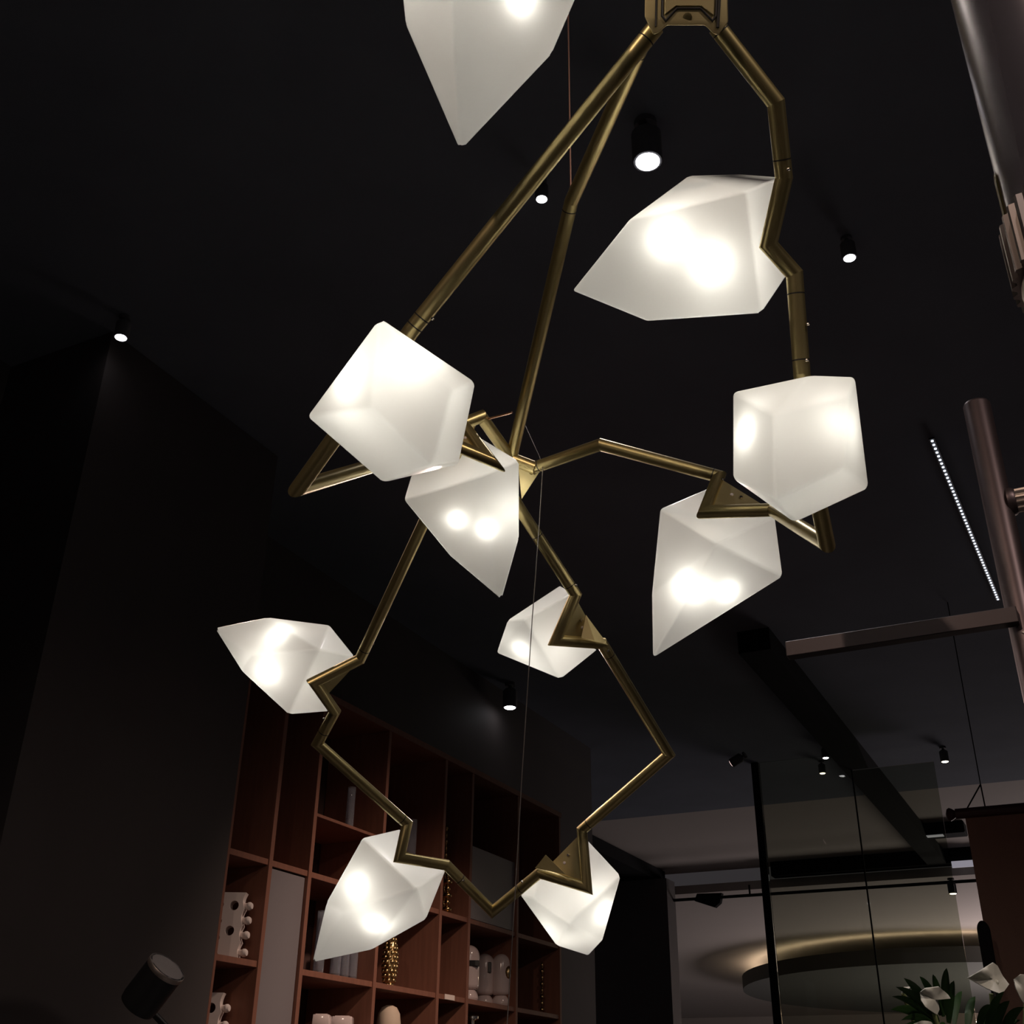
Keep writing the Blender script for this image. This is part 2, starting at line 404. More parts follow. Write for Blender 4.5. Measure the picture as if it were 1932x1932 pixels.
LIGHTCOL = (1, .97, .885)
import numpy as np
def shade(z0, verts, facets, bulbs, power, inner=.075, back=.14):
    """verts: name -> pixel (capital Q, V, W, X, Y, K, H are the front corners inside the outline). The depth of every corner is
    solved so that each facet is flat, then the crystal is closed by a smaller back facet."""
    names = list(verts); nv = len(names); ix = {n: k for k, n in enumerate(names)}
    use = {}
    for f in facets:
        for a, b in zip(f, f[1:] + f[:1]): use.setdefault(frozenset((a, b)), []).append((a, b))
    border = dict(v[0] for v in use.values() if len(v) == 1)
    rows, rhs = [], []
    nf = len(facets); N = nv + 3 * nf
    for k, f in enumerate(facets):
        for n in f:
            x, y = verts[n][:2]; r = np.zeros(N); r[ix[n]] = 60; r[nv + 3 * k:nv + 3 * k + 3] = [-60 * (x - 966) / 300, -60 * (y - 966) / 300, -60]; rows.append(r); rhs.append(0)
    for n in names:
        on_rim = n in border; d = verts[n][2] if len(verts[n]) > 2 else (.035 if on_rim else -inner)
        wt = .1 if n == 'n' else .6 if on_rim else 1.4
        r = np.zeros(N); r[ix[n]] = wt; rows.append(r); rhs.append(wt / (z0 + d))
    sol = np.linalg.lstsq(np.array(rows), np.array(rhs), rcond=None)[0]
    bm = new(); V = {n: bm.verts.new(P(verts[n][0], verts[n][1], 1 / sol[ix[n]])) for n in names}
    for f in facets: bm.faces.new([V[n] for n in f])
    st = next(iter(border)); loop = [st]
    while border[loop[-1]] != st: loop.append(border[loop[-1]])
    cen = sum((V[n].co for n in loop), Vector()) / len(loop); vd = (cen - CAM).normalized()
    B = []
    for n in loop:
        q = cen.lerp(V[n].co, .55); q = q + vd * (cen + vd * back - q).dot(vd); B.append(bm.verts.new(q))
    A = [V[n] for n in loop]
    for k in range(len(A)):
        k2 = (k + 1) % len(A)
        bm.faces.new((A[k], B[k], A[k2])); bm.faces.new((A[k2], B[k], B[k2]))
    bm.faces.new(B)
    bmesh.ops.dissolve_limit(bm, angle_limit=math.radians(4), verts=bm.verts, edges=bm.edges)
    bevel_all(bm, .0045, 3, 5)
    o = link_mesh('shade', bm, 'shade', ch, 80)
    for (x, y, dz) in bulbs:
        lamp('bulb_light', 'POINT', P(x, y, z0 + dz), power, LIGHTCOL, .016, parent=o)
    return o
E = .084
def fs(t): return [list(q.split()) for q in t.split(',')]
# topmost shade, cut by the frame
shade(1.36, dict(T=(868, 288, .0), l1=(764, 47), l2=(750, -90), R1=(1042, 104), R2=(1104, -40), u1=(790, -260), u2=(930, -330), u3=(1070, -250), Q=(848, -30)),
      fs('T l1 l2 Q, T Q R2 R1, Q l2 u1 u2, Q u2 u3 R2'), [(985, -5, -.01), (850, -90, .02)], 2.0 * E, .06)
# wide shade on the right
shade(1.72, dict(A=(1078, 549, .02), B=(1186, 414), C=(1298, 331, .07), C2=(1395, 328, .09), D=(1472, 334, .06), n=(1453, 462, .05), E=(1489, 516, .05), F=(1438, 592, -.03), G=(1220, 607, .01), H=(1409, 360, -.06)),
      fs('A B H F, A F G, H D n E F, B C H, C C2 D H'), [(1345, 500, -.005), (1265, 455, .01)], 1.9 * E, .07)
# left cube-like shade
shade(1.40, dict(T=(716, 598, .0), R=(898, 721), b2=(866, 876), b1=(722, 911, .02), L=(578, 786), Q=(700, 770), V=(856, 735, -.05), W=(818, 879, -.04)),
      fs('T V W Q, T Q L, L Q W b1, T R V, V R b2 W, b1 W b2'), [(688, 726, -.005), (775, 700, -.01)], 1.35 * E, .075)
# right cube-like shade
shade(1.42, dict(lt=(1382, 739), tm=(1531, 707, .04), tr=(1614, 710), rb=(1640, 922), b=(1500, 987, -.01), lb=(1382, 903), Q=(1459, 782, -.06), X=(1603, 748, -.035), Y=(1593, 884, -.05), W=(1461, 943, -.06)),
      fs('lt Q W lb, Q X Y W, W Y rb b, X tr rb Y, lt tm Q, tm tr X Q, lb W b'), [(1556, 810, .0), (1418, 818, .01)], 1.15 * E, .06)
# middle shade
shade(2.16, dict(L=(761, 943), ul=(775, 896, .05), T=(896, 818, .08), R=(980, 868), R2=(980, 1016), B=(947, 1133, .02), bl=(849, 1050), Q=(907, 898, -.08)),
      fs('ul T R Q L, L Q B bl, Q R R2 B'), [(862, 980, -.012), (918, 998, -.008), (956, 945, .02)], 1.35 * E, .08)
# lower right shade
shade(2.16, dict(ul=(1245, 959, .02), T=(1349, 915, .09), n=(1331, 968, .03), R=(1463, 974, .06), rb=(1478, 1088, .0), B=(1231, 1243, .0), L=(1229, 1121, .03), Q=(1352, 1026, -.08)),
      fs('ul T n R Q, Q R rb, ul Q L, L Q B, Q rb B'), [(1306, 1104, -.015), (1370, 1114, -.015)], 1.6 * E, .08)
# left lower shade
shade(2.46, dict(L=(404, 1184), T=(504, 1164), tr=(622, 1179, .06), R=(671, 1240, .04), n=(596, 1288, .02), br=(622, 1343, .04), B=(545, 1349, .0), bl=(456, 1267), Q=(602, 1225, -.065), K=(474, 1236, -.045)),
      fs('L T Q K, T tr Q, tr R Q, Q R n br B, K Q B bl, L K bl'), [(527, 1203, -.005), (512, 1262, -.01)], 1.4 * E, .07)
# small middle shade
shade(2.42, dict(L=(936, 1232), ul=(957, 1170), T=(1057, 1104, .07), tr=(1082, 1118, .06), n=(1050, 1209, .02), R=(1128, 1226, .03), B=(1058, 1282, .0), Q=(989, 1168, -.06)),
      fs('ul T tr Q, Q tr n R B, L ul Q, L Q B'), [(984, 1222, .0), (1030, 1225, .04)], 1.1 * E, .06)
# bottom left shade
shade(2.56, dict(ul=(684, 1580, .02), T=(757, 1563, .08), n=(756, 1619, .04), R=(842, 1640, .06), br=(804, 1735, .03), B=(700, 1793, .02), tip=(588, 1817, .02), L=(615, 1703, .02), Q=(786, 1677, -.08), K=(648, 1721, -.05)),
      fs('ul T n R Q, Q R br, ul Q K L, K Q B tip, Q br B, L K tip'), [(682, 1672, -.01), (710, 1730, -.01)], 1.5 * E, .08)
# bottom right shade
shade(2.53, dict(L=(980, 1687, .04), ul=(1018, 1654, .07), n=(1106, 1676, .02), T=(1106, 1581, .09), R=(1172, 1652, .05), br=(1137, 1775, .03), B=(1110, 1804, .03), bl=(1050, 1785, .03), Q=(1072, 1743, -.065), K=(1006, 1696, .0)),
      fs('ul n T R Q K, L ul K, L K Q bl, Q R br, Q br B bl'), [(1128, 1715, .02), (1060, 1735, .03)], 1.3 * E, .065)

# ================================================================== CEILING SPOTLIGHTS
def spotlight_proto():
    t = thing('ceiling_spotlight', '', 'spotlight')
    bm = new(); add_lathe(bm, (0, 0, .0), Z, [(.043, 0), (.046, .004), (.046, .11), (.030, .125)], 20); link_mesh('housing', bm, 'spotbody', t, 40, True)
    bm = new(); add_lathe(bm, (0, 0, -.004), Z, [(.012, -.004), (.030, -.002), (.036, .002), (.036, .006)], 20); link_mesh('lens', bm, 'lens', t, 40, True)
    bm = new(); add_cyl(bm, (0, 0, .12), (0, 0, .15), .014, n=10); link_mesh('stem', bm, 'spotbody', t, 40, True)
    bm = new(); add_lathe(bm, (0, 0, .145), Z, [(.035, 0), (.035, .02)], 16); link_mesh('ceiling_plate', bm, 'spotbody', t, 40, True)
    return t
sp0 = spotlight_proto()
SPOTS = [  # px, py, size, lens, power, aim tilt, label
    (1222, 305, 1.0, 'lens', 6, 'brightest ceiling spotlight, just above the wide shade at right'),
    (1022, 376, .48, 'lens', 0, 'small ceiling spotlight between the two long brass arms'),
    (228, 637, .6, 'lens', 0, 'ceiling spotlight alone on the far left of the black ceiling'),
    (1603, 487, .55, 'lens', 2, 'ceiling spotlight right of the brass mount of the wide shade'),
    (962, 1335, 1.1, 'lens', 0, 'ceiling spotlight seen inside the lower brass loop'),
    (1783, 1437, .75, 'lenswarm', 2, 'ceiling spotlight above the hanging brown scroll'),
    (1552, 1459, .65, 'lenswarm', 0, 'warm small light, lower of a spotlight and its modelled reflection near the black upright'),  # one of this pair is a glass reflection built as a fixture
    (1558, 1430, .65, 'lens', 0, 'white small light, upper of a spotlight and its modelled reflection near the black upright'),
]
H = CEIL
for i, (x, y, sz, ln, pw, lb) in enumerate(SPOTS):
    o = sp0 if i == 0 else copy_tree(sp0)
    lens_h = H - .165 * sz
    loc = PZ(x, y, lens_h)
    o.location = loc; o.scale = (sz, sz, sz); o['label'] = lb; o['group'] = 'spotlights on the black ceiling'
    for c in o.children:
        if c.name.startswith('lens') and ln != 'lens':
            c.data = c.data.copy(); c.data.materials[0] = M[ln]
    if pw:
        lamp('spot_light', 'SPOT', loc - Z * .03, pw * 9, (1, .93, .95), .035, aim=loc - Z + ds * .15, angle=95, blend=.8)
lamp('spot_light', 'SPOT', PZ(228, 637, CEIL - .12) + ds * .1, 70, (1, .72, .62), .03, aim=P(760, 1500, 2.5), angle=36, blend=.7)
lamp('spot_light', 'SPOT', PZ(962, 1335, CEIL - .22), 90, (1, .74, .66), .03, aim=P(1150, 880, 2.1), angle=30, blend=.7)
# tilted spotlight, pink lens glow replacing a side-lit reflection, and the lamp low beyond the front
def solo_spot(x, y, s, hgt, ln, label, tilt):
    t = copy_tree(sp0); t['label'] = label; t['group'] = 'spotlights on the black ceiling'
    t.location = PZ(x, y, hgt); t.scale = (s, s, s); t.rotation_euler = tilt
    for c in t.children:
        if c.name.startswith('lens'): c.data = c.data.copy(); c.data.materials[0] = M[ln]
    return t
solo_spot(1380, 1440, .75, CEIL - .4, 'lenspink', 'tilted spotlight with a pink glow in place of a reflection, between the lower brass corner and the black upright', (.5, 1.1, 0))
solo_spot(1798, 1686, .8, MALL - .7, 'lenswarm', 'warm lamp shining low beyond the glass, left of the brown scroll', (0, 0, 0))

# LED strip on the ceiling
a = PZ(1758, 830, CEIL - .03); b = PZ(1884, 1134, CEIL - .03); d = (b - a); n = 54
ls = thing('led_strip', 'straight strip of white dot lights on the black ceiling', 'led strip', a, None)
u = d.cross(Z).normalized()
bm = new(); add_obox(bm, a - u * .012 + Z * .004, d, u * .024, Z * .008); link_mesh('strip_body', bm, 'black', ls)
dio = None
for k in range(n):
    q = d * ((k + .3) / n)
    if dio is None:
        bm = new(); add_sphere(bm, (0, 0, 0), 1, (.0075, .0075, .005), 1); dio = link_mesh('diode', bm, 'led', ls, 60, True); dio.location = q
    else:
        c = dio.copy(); COL.objects.link(c); c.parent = ls; c.location = q

# ================================================================== BOOKCASE
W_PX = [(407, 1804), (508, 1660), (577, 1740), (711, 1794), (829, 1800), (884, 1800), (976, 1800), (1058, 1850)]
S_ = [bc(*q)[0] for q in W_PX]
zU = sum(bc(*q)[1] for q in ((431, 1600), (514, 1625), (835, 1717), (885, 1731), (976, 1756))) / 5
zL = sum(bc(*q)[1] for q in ((406, 1796), (576, 1828), (711, 1852), (827, 1873), (882, 1885), (974, 1902))) / 6
zT = (bc(681, 1351)[1] + bc(858, 1441)[1]) / 2
zS = bc(605, 1533)[1]
DP = .36; TH = .024
root = thing('bookcase', 'tall reddish wood bookcase with open cubbies on the left wall', 'bookcase', bcp(0, 0))
for i, s in enumerate(S_):
    bm = new(); th = TH if i not in (0,) else .014
    add_obox(bm, bcp(s - th / 2, 0, -DP), ds * th, df * DP, Z * zT); bevel_all(bm, .001, 1); link_mesh('upright', bm, 'wood', root)
bm = new(); add_obox(bm, bcp(S_[0] - .02, zT, -DP), ds * (S_[-1] - S_[0] + .04), df * (DP + .004), Z * .03); link_mesh('top_board', bm, 'wood', root)
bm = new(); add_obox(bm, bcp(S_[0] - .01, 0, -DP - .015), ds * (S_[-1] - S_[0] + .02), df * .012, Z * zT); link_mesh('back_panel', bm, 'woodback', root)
def board(i, z, th=.024, out=-.006):
    a, b = S_[i] + TH / 2, S_[i + 1] - TH / 2
    bm = new(); add_obox(bm, bcp(a, z - th, -DP + .003), ds * (b - a), df * (DP + out - .003), Z * th); bevel_all(bm, .001, 1); link_mesh('shelf', bm, 'wood', root)
pitch = zU - zL
for i in range(7):
    board(i, zU)
    if i not in (1,): board(i, zL)
    k = 1
    while zL - k * pitch > .1:
        if i != 1: board(i, zL - k * pitch)
        k += 1
board(2, zS, .014, -.02)
# grey doors that close a bay
def door(i, z0, z1):
    a, b = S_[i] + TH / 2 + .003, S_[i + 1] - TH / 2 - .003
    bm = new(); add_obox(bm, bcp(a, z0, -.035), ds * (b - a), df * .02, Z * (z1 - z0)); bevel_all(bm, .0015, 1); link_mesh('door', bm, 'door', root)
door(1, .1, zU - .03); door(5, zU + .004, zU + pitch * .98); door(4, zU + pitch, zT - .02) if False else None

BCW = df
def on_shelf(s, z, out): return bcp(s, z, out)
# things in the bookcase -------------------------------------------------
def sculpture_white(name, label, s, z, hgt, out, wd):
    """flat white coral-like block: wavy left edge, round holes, knobs on its right side"""
    t = thing(name, label, 'sculpture', on_shelf(s, z, out), 'white holed sculptures in the bookcase')
    n = 40
    outer = []
    for k in range(n + 1):
        h = k / n * hgt; outer.append((-wd / 2 + .10 * wd * math.sin(k / n * math.pi * 8), h))
    for k in range(n, -1, -1):
        h = k / n * hgt; outer.append((wd / 2 - .10 * wd * abs(math.sin(k / n * math.pi * 4)), h))
    holes = [(.02 * wd, hgt * .18, .12 * wd), (-.02 * wd, hgt * .42, .19 * wd), (.05 * wd, hgt * .80, .19 * wd)]
    bm = new(); loops = []
    def loop(pts):
        vs_ = [bm.verts.new(Vector((x, 0, y))) for x, y in pts]; es = [bm.edges.new((vs_[i], vs_[(i + 1) % len(vs_)])) for i in range(len(vs_))]; return es
    es = loop(outer)
    for (hx, hy, hr) in holes[1:]:
        es += loop([(hx + hr * math.cos(a_ * math.pi / 8), hy + hr * 1.05 * math.sin(a_ * math.pi / 8)) for a_ in range(16)])
    bmesh.ops.triangle_fill(bm, use_beauty=True, use_dissolve=False, edges=es)
    g = bmesh.ops.extrude_face_region(bm, geom=list(bm.faces))
    bmesh.ops.translate(bm, verts=[v for v in g['geom'] if isinstance(v, bmesh.types.BMVert)], vec=(0, .05, 0))
    Mx = Matrix(((1, 0, 0), (0, 1, 0), (0, 0, 1))).to_4x4()
    bmesh.ops.transform(bm, matrix=Mx, verts=bm.verts)
    link_mesh('block', bm, 'white', t, 40, True)
    for k, hh in enumerate((.10, .36, .58, .80)):
        bm = new(); r = wd * .17
        add_lathe(bm, Vector((wd * .36, .025, hgt * hh)), Vector((1, -.25, 0)), [(r * .8, 0), (r * .8, wd * .22), (r, wd * .27), (r, wd * .36), (r * .7, wd * .44), (.001, wd * .46)], 14)
        link_mesh('knob', bm, 'white', t, 40, True)
    return t
hs = bcd(441, 1683, -.08)[1] - zL; ws = 46 * 4.35 / F
sculpture_white('coral_sculpture', 'white block sculpture with round holes, in the upper cubby beside the dark pier', bcd(436, 1740, -.08)[0], zL, hs, -.08, ws)
sculpture_white('coral_sculpture', 'white holed sculpture in the cubby below, half hidden by the dark pier', bcd(396, 1900, -.14)[0], zL - pitch, bcd(396, 1872, -.14)[1] - zL + pitch, -.14, ws)

# golden cone sculpture
s, _ = bcd(735, 1830, -.08); hh = bcd(735, 1772, -.08)[1] - zL
hh = max(hh, .2)
t = thing('cone_sculpture', 'golden pine cone shaped sculpture covered in rounded scales', 'sculpture', on_shelf(s, zL, -.08))
prof = [(.018, 0), (.040, .04), (.050, .11), (.052, .17), (.045, .24), (.032, .30), (.012, .335)]
k_ = hh / .30
bm = new(); add_lathe(bm, (0, 0, 0), Z, [(r * .92 * k_, h * k_) for r, h in prof], 20); link_mesh('core', bm, 'goldd', t, 40, True)
def rad(h):
    for (r0, h0), (r1, h1) in zip(prof, prof[1:]):
        if h0 <= h <= h1: return r0 + (r1 - r0) * (h - h0) / (h1 - h0)
    return .012
sc0 = None
for row in range(11):
    h = .014 + row * .0285; nn = 8 if .05 < h < .27 else 6
    for k in range(nn):
        a_ = 2 * math.pi * (k + .5 * (row % 2)) / nn; r = rad(h) * k_
        loc = Vector((math.cos(a_) * r * .93, math.sin(a_) * r * .93, h * k_))
        if sc0 is None:
            bm = new(); add_sphere(bm, (0, 0, 0), 1, (.012 * k_, .017 * k_, .019 * k_), 1); sc0 = link_mesh('scale', bm, 'goldd', t, 60, True); c = sc0
        else:
            c = sc0.copy(); COL.objects.link(c); c.parent = t
        c.location = loc; c.rotation_euler = (0, -.35, a_)

# beige egg-topped vase in the cubby below
s, zt = bcd(735, 1896, -.09)
zB = zL - pitch; hv = zt - zB
bm = new(); k = hv
add_lathe(bm, on_shelf(s, zB, -.09), Z, [(.035, 0), (.045, .02), (.05, k * .3), (.056, k * .6), (.058, k * .75), (.052, k * .88), (.036, k * .965), (.015, k * .995), (.001, k)], 28)
o = link_mesh('beige_vase', bm, 'beigevase', None, 60); tag(o, 'matt beige rounded vase in the cubby under the golden cone', 'vase')

# two pale pink glazed blocks
for k, (xa, xb, lb) in enumerate(((592, 625, 'pale pink glazed pot, left one of the pair in the bottom cubby'), (627, 668, 'pale pink glazed pot, right one of the pair in the bottom cubby'))):
    sa, zt = bcd(xa, 1914, -.08); sb, _ = bcd(xb, 1916, -.08)
    wd = (xb - xa) * 4.6 / F; zt = bcd(xa, 1913 + 3 * k, -.08)[1]; hv = zt - zB
    t = thing('glazed_pot', lb, 'pot', on_shelf((sa + sb) / 2, zB, -.08), 'pale pink pots in the bottom cubby')
    bm = new()
    for (f0, h0, f1, h1) in ((.44, 0, .53, hv * .8), (.53, hv * .8, .49, hv)):
        add_box8(bm, [Vector((sx * wd * f, sy * .045, h)) for f, h in ((f0, h0), (f1, h1)) for sx, sy in ((-1, -1), (1, -1), (1, 1), (-1, 1))])
    bevel_all(bm, .003, 2); link_mesh('body', bm, 'gloss', t, 28, True)
    bm = new(); add_obox(bm, Vector((-wd * .36, -.035, hv - .001)), (wd * .72, 0, 0), (0, .07, 0), Z * .004); link_mesh('rim', bm, 'gloss', t, None, True)

# white glazed capsule vases
def capsule_prof(r, h0, h1, nn=6):
    pr = [(r * .75, h0), (r * .95, h0 + r * .15), (r, h0 + r * .4)]
    for k in range(nn + 1):
        a_ = k / nn * math.pi / 2; pr.append((max(.001, r * math.cos(a_)), h1 - r + r * math.sin(a_)))
    return pr
def capsule_vase(name, label, s, hgt, cols, out, slotpos):
    t = thing(name, label, 'vase', on_shelf(s, zL, out), 'white capsule vases in the bookcase')
    r = hgt * .2; X = Vector((1, 0, 0)); Y = Vector((0, -1, 0))
    bm = new(); offs = [(-.5 * r * 1.7 * (cols - 1) + k * 1.7 * r) for k in range(cols)]
    for o_ in offs: add_lathe(bm, X * o_, Z, capsule_prof(r, hgt * .22, hgt), 20)
    link_mesh('body', bm, 'gloss', t, 60, True)
    bm = new()
    for o_ in offs: add_lathe(bm, X * o_, Z, capsule_prof(r * .95, 0, hgt * .26), 20)
    link_mesh('base', bm, 'gloss', t, 60, True)
    for (so, hz_, wd, ht, kind) in slotpos:
        bm = new()
        if kind == 'slot': add_obox(bm, X * (so - wd / 2) + Y * (r * .45) + Z * (hz_ - ht / 2), X * wd, Y * (r * (.58 if abs(so) > r * .1 or cols == 1 else .25)), Z * ht); bevel_all(bm, .002, 1)
        else: add_sphere(bm, X * so + Y * (r * .62) + Z * hz_, 1, (wd / 2, wd / 2, ht / 2), 2)
        link_mesh('slot' if kind == 'slot' else 'eye', bm, 'slot' if kind == 'slot' else 'goldd', t, 40, True)
    return t
hv = bcd(925, 1798, -.14)[1] - zL; sv = bcd(930, 1850, -.14)[0]; rr = hv * .2
capsule_vase('capsule_vase', 'white glazed twin capsule vase with dark slot, gold eye at its side', sv, hv, 2, -.14, [(-.02, hv * .72, .02, hv * .20, 'slot'), (1.5 * rr, hv * .64, .045, hv * .26, 'eye')])
sv2 = bcd(884, 1850, -.12)[0]
capsule_vase('capsule_vase', 'white glazed capsule vase half hidden behind the upright, dark band across', sv2, hv * 1.03, 1, -.12, [(.01, hv * .68, rr * 1.7, .03, 'slot')])

# stacked gold bead candlesticks
def beads(name, label, s, zb, hgt, out, r, cnt, gap=1.0):
    pr = [(r * 1.1, 0), (r * 1.1, .008)]
    st = (hgt - .01) / cnt
    for k in range(cnt):
        c = .01 + st * (k + .5); rr_ = r if k % 2 == 0 else r * .62
        pr += [(r * .25, c - st * .5 + .002), (rr_ * .8, c - st * .3), (rr_, c), (rr_ * .8, c + st * .3), (r * .25, c + st * .5 - .002)]
    bm = new(); add_lathe(bm, on_shelf(s, zb, out), Z, pr, 16)
    o = link_mesh(name, bm, 'gold', None, 60); tag(o, label, 'candlestick', 'gold bead candlesticks'); return o
s, zt = bcd(1023, 1815, -.1); beads('bead_candlestick', 'slim gold stacked bead candlestick in the rightmost lower cubby', s, zL, zt - zL, -.1, .015, 8)
s, zt = bcd(846, 1632, -.06); beads('bead_candlestick', 'thick gold beaded candlestick against the upright, left of the grey door', s, zU, zt - zU, -.06, .026, 7)
s, zt = bcd(843, 1556, -.12); beads('bead_candlestick', 'tall thin gold beaded candlestick behind the thick one', s, zU, zt - zU, -.12, .014, 13)
# glass cylinders standing on the lower shelf and the thin shelf of the wide bay
def glass_tube(label, s, zb, hgt, out, r):
    t = thing('glass_cylinder', label, 'vase', on_shelf(s, zb, out), 'clear glass cylinders in the bookcase')
    bm = new(); add_lathe(bm, (0, 0, 0), Z, [(r * .9, 0), (r, .006), (r, hgt), (r * .9, hgt), (r * .9, .02), (.001, .018)], 18, cap=False); link_mesh('body', bm, 'clear', t, 40, True)
    bm = new(); add_lathe(bm, (0, 0, 0), Z, [(r * 1.15, 0), (r * 1.15, .008), (r * .6, .012)], 18); link_mesh('foot', bm, 'clear', t, 40, True)
s3 = bc(600, 1820)[0]
for k, (dx, lb) in enumerate(((600, 'first clear glass cylinder on the lower shelf of the wide bay'), (632, 'second clear glass cylinder on the lower shelf of the wide bay'), (648, 'third clear glass cylinder on the lower shelf of the wide bay'), (664, 'fourth clear glass cylinder, nearest the golden cone'))):
    glass_tube(lb, bcd(dx, 1830, -.10)[0], zL, .27, -.10, .024)
glass_tube('tall thin glass cylinder on the thin upper shelf', bcd(660, 1540, -.1)[0], zS, bcd(660, 1484, -.1)[1] - zS, -.1, .02)
glass_tube('glass cylinder standing behind the brass corner above the bottom left shade', bcd(772, 1640, -.12)[0], zU, bcd(772, 1545, -.12)[1] - zU, -.12, .03)
# price tag
a, z_ = bc(840, 1877); b = bc(858, 1880)[0]
bm = new(); add_obox(bm, bcp(a, zL - .022, -.004), ds * (b - a), df * .004, Z * .024); o = link_mesh('price_tag', bm, 'tag'); tag(o, 'small white price tag on the shelf edge left of the capsule vases', 'price tag')
# silver stacked ornament
s, zt = bcd(891, 1908, -.08)
bm = new(); hh_ = zt - zB; pr = []
for k in range(7): pr += [(.012, hh_ * k / 7), (.035, hh_ * (k + .25) / 7), (.035, hh_ * (k + .5) / 7), (.012, hh_ * (k + .75) / 7)]
add_lathe(bm, on_shelf(s, zB, -.08), Z, pr, 18); o = link_mesh('stacked_ornament', bm, 'steel', None, 40); tag(o, 'silver stacked disc ornament in the cubby under the capsule vases', 'ornament')

# ================================================================== NEAR METAL TUBES AT THE RIGHT
def flute(bm, a, b, r, n=18, depth=.10):
    a, b = Vector(a), Vector(b); u, v = frame_of(b - a); m = n * 4
    def rg(c):
        return [bm.verts.new(c + (u * math.cos(2 * math.pi * i / m) + v * math.sin(2 * math.pi * i / m)) * (r * (1 if i % 4 in (0, 1) else 1 - depth))) for i in range(m)]
    A, B = rg(a), rg(b); bridge(bm, A, B); bm.faces.new(A[::-1]); bm.faces.new(B)
zq = .55; rq = .045
c = P(1905, 330, zq); rt = (ROT @ Vector((1, 0, 0))); c = c + rt * rq * .98
po = thing('chrome_post', 'scuffed chrome tube hanging down at the upper right, ribbed sleeve at its end', 'post', Vector((c.x, c.y, 1.8)))
z0 = PP(1912, 470, c, Vector((0, 1, 0))).z; zsl = PP(1905, 392, c, Vector((0, 1, 0))).z; zend = PP(1930, 560, c, Vector((0, 1, 0))).z
bm = new(); add_cyl(bm, Vector((c.x, c.y, zsl - .01)), Vector((c.x, c.y, CEIL)), rq, n=40); link_mesh('tube', bm, 'chrome', po, 40)
bm = new(); nn = 14; pts_ = []
zA = PP(1883, 285, c, Vector((0, 1, 0))).z; zB_ = PP(1903, 362, c, Vector((0, 1, 0))).z
for rr_ in (rq * 1.002, rq * 1.02):
    for zz in (zA, zB_):
        pts_.append([bm.verts.new(Vector((c.x - rr_ * math.cos(q), c.y - rr_ * math.sin(q), zz))) for q in [math.radians(-31 + 13 * k / nn) for k in range(nn + 1)]])
for k in range(nn):
    bm.faces.new((pts_[0][k], pts_[0][k + 1], pts_[1][k + 1], pts_[1][k])); bm.faces.new((pts_[2][k], pts_[3][k], pts_[3][k + 1], pts_[2][k + 1]))
link_mesh('tape', bm, 'tape', po)
bm = new(); flute(bm, Vector((c.x, c.y, zend + .02)), Vector((c.x, c.y, zsl)), rq * 1.11, 44, .045); link_mesh('ribbed_sleeve', bm, 'alu', po, 25)
bm = new(); add_lathe(bm, Vector((c.x, c.y, zend - .012)), Z, [(.006, 0), (rq * .8, .003), (rq * .98, .012), (rq * 1.03, .030)], 36); link_mesh('end_cap', bm, 'alu', po, 40)

zs = 1.80; c2 = P(1842, 762, zs); r2 = .0205
st = thing('tube_rack', 'grey steel tube rack with ribbed rung and a long crossbar', 'rack', Vector((c2.x, c2.y, 0)))
bm = new(); add_lathe(bm, Vector((c2.x, c2.y, 0)), Z, [(r2, 0), (r2, c2.z - .004), (r2 * .9, c2.z), (r2 * .6, c2.z + .003)], 30); link_mesh('upright', bm, 'tube', st, 40)
pr_ = PP(1895, 952, c2, Vector((0, 1, 0)))
a = Vector((c2.x, c2.y, pr_.z)); bm = new(); flute(bm, a + df * r2 * .8 - Z * 0, a + df * .5, .0185, 12, .12); link_mesh('rung', bm, 'alu', st, 25)
bm = new(); add_lathe(bm, a + df * r2 * .7, df, [(.0215, 0), (.0215, .008), (.0185, .012)], 20); link_mesh('weld_collar', bm, 'tube', st, 40)
a = Vector((c2.x, c2.y, 0)) + df * (-.004) - ds * (r2 + .014); zc = PP(1893, 1159, a, ds).z
bm = new(); add_obox(bm, Vector((a.x, a.y, zc - .014)) - df * .33, df * .33, ds * .02, Z * .024); bevel_all(bm, .001, 1); link_mesh('crossbar', bm, 'darktube', st)
bm = new(); add_prism(bm, [Vector((a.x, a.y, zc - .030)) + df * .0, Vector((a.x, a.y, zc - .026)) + df * .010, Vector((a.x, a.y, zc - .038)) + df * .012], ds * .006); link_mesh('clip', bm, 'white', st)
# second upright of the rack, outside the picture
e = Vector((c2.x, c2.y, 0)) + df * .52
bm = new(); add_lathe(bm, e, Z, [(r2, 0), (r2, c2.z)], 24); link_mesh('upright', bm, 'tube', st, 40)

# ================================================================== SCROLL, PLANT, THINGS BEYOND
zb = 6.2
pa = P(1803, 1536, zb); pdir = df
def bp_(px_, py_): return PP(px_, py_, pa, ds)
sc_ = thing('hanging_scroll', 'brown cloth scroll hanging from a dark red rod beside the glass', 'scroll', pa)
bm = new(); add_cyl(bm, pa, pa + df * 1.0, .028, n=18); link_mesh('rod', bm, 'rod', sc_, 40)
bm = new(); add_lathe(bm, pa - df * .03, df, [(.008, -.02), (.03, -.012), (.036, .0), (.03, .014), (.018, .03)], 18); link_mesh('finial', bm, 'rod', sc_, 40)
tw = bp_(1824, 1560); so = (tw - pa).dot(df); wd = .9
bm = new(); zt_ = pa.z - .02; hgt = 1.5; nx, nz = 10, 16
g = [[bm.verts.new(pa + df * (so + wd * i / nx) + Z * (-.015 - hgt * j / nz) + ds * (.006 * math.sin(i * 1.3) * j / nz)) for i in range(nx + 1)] for j in range(nz + 1)]
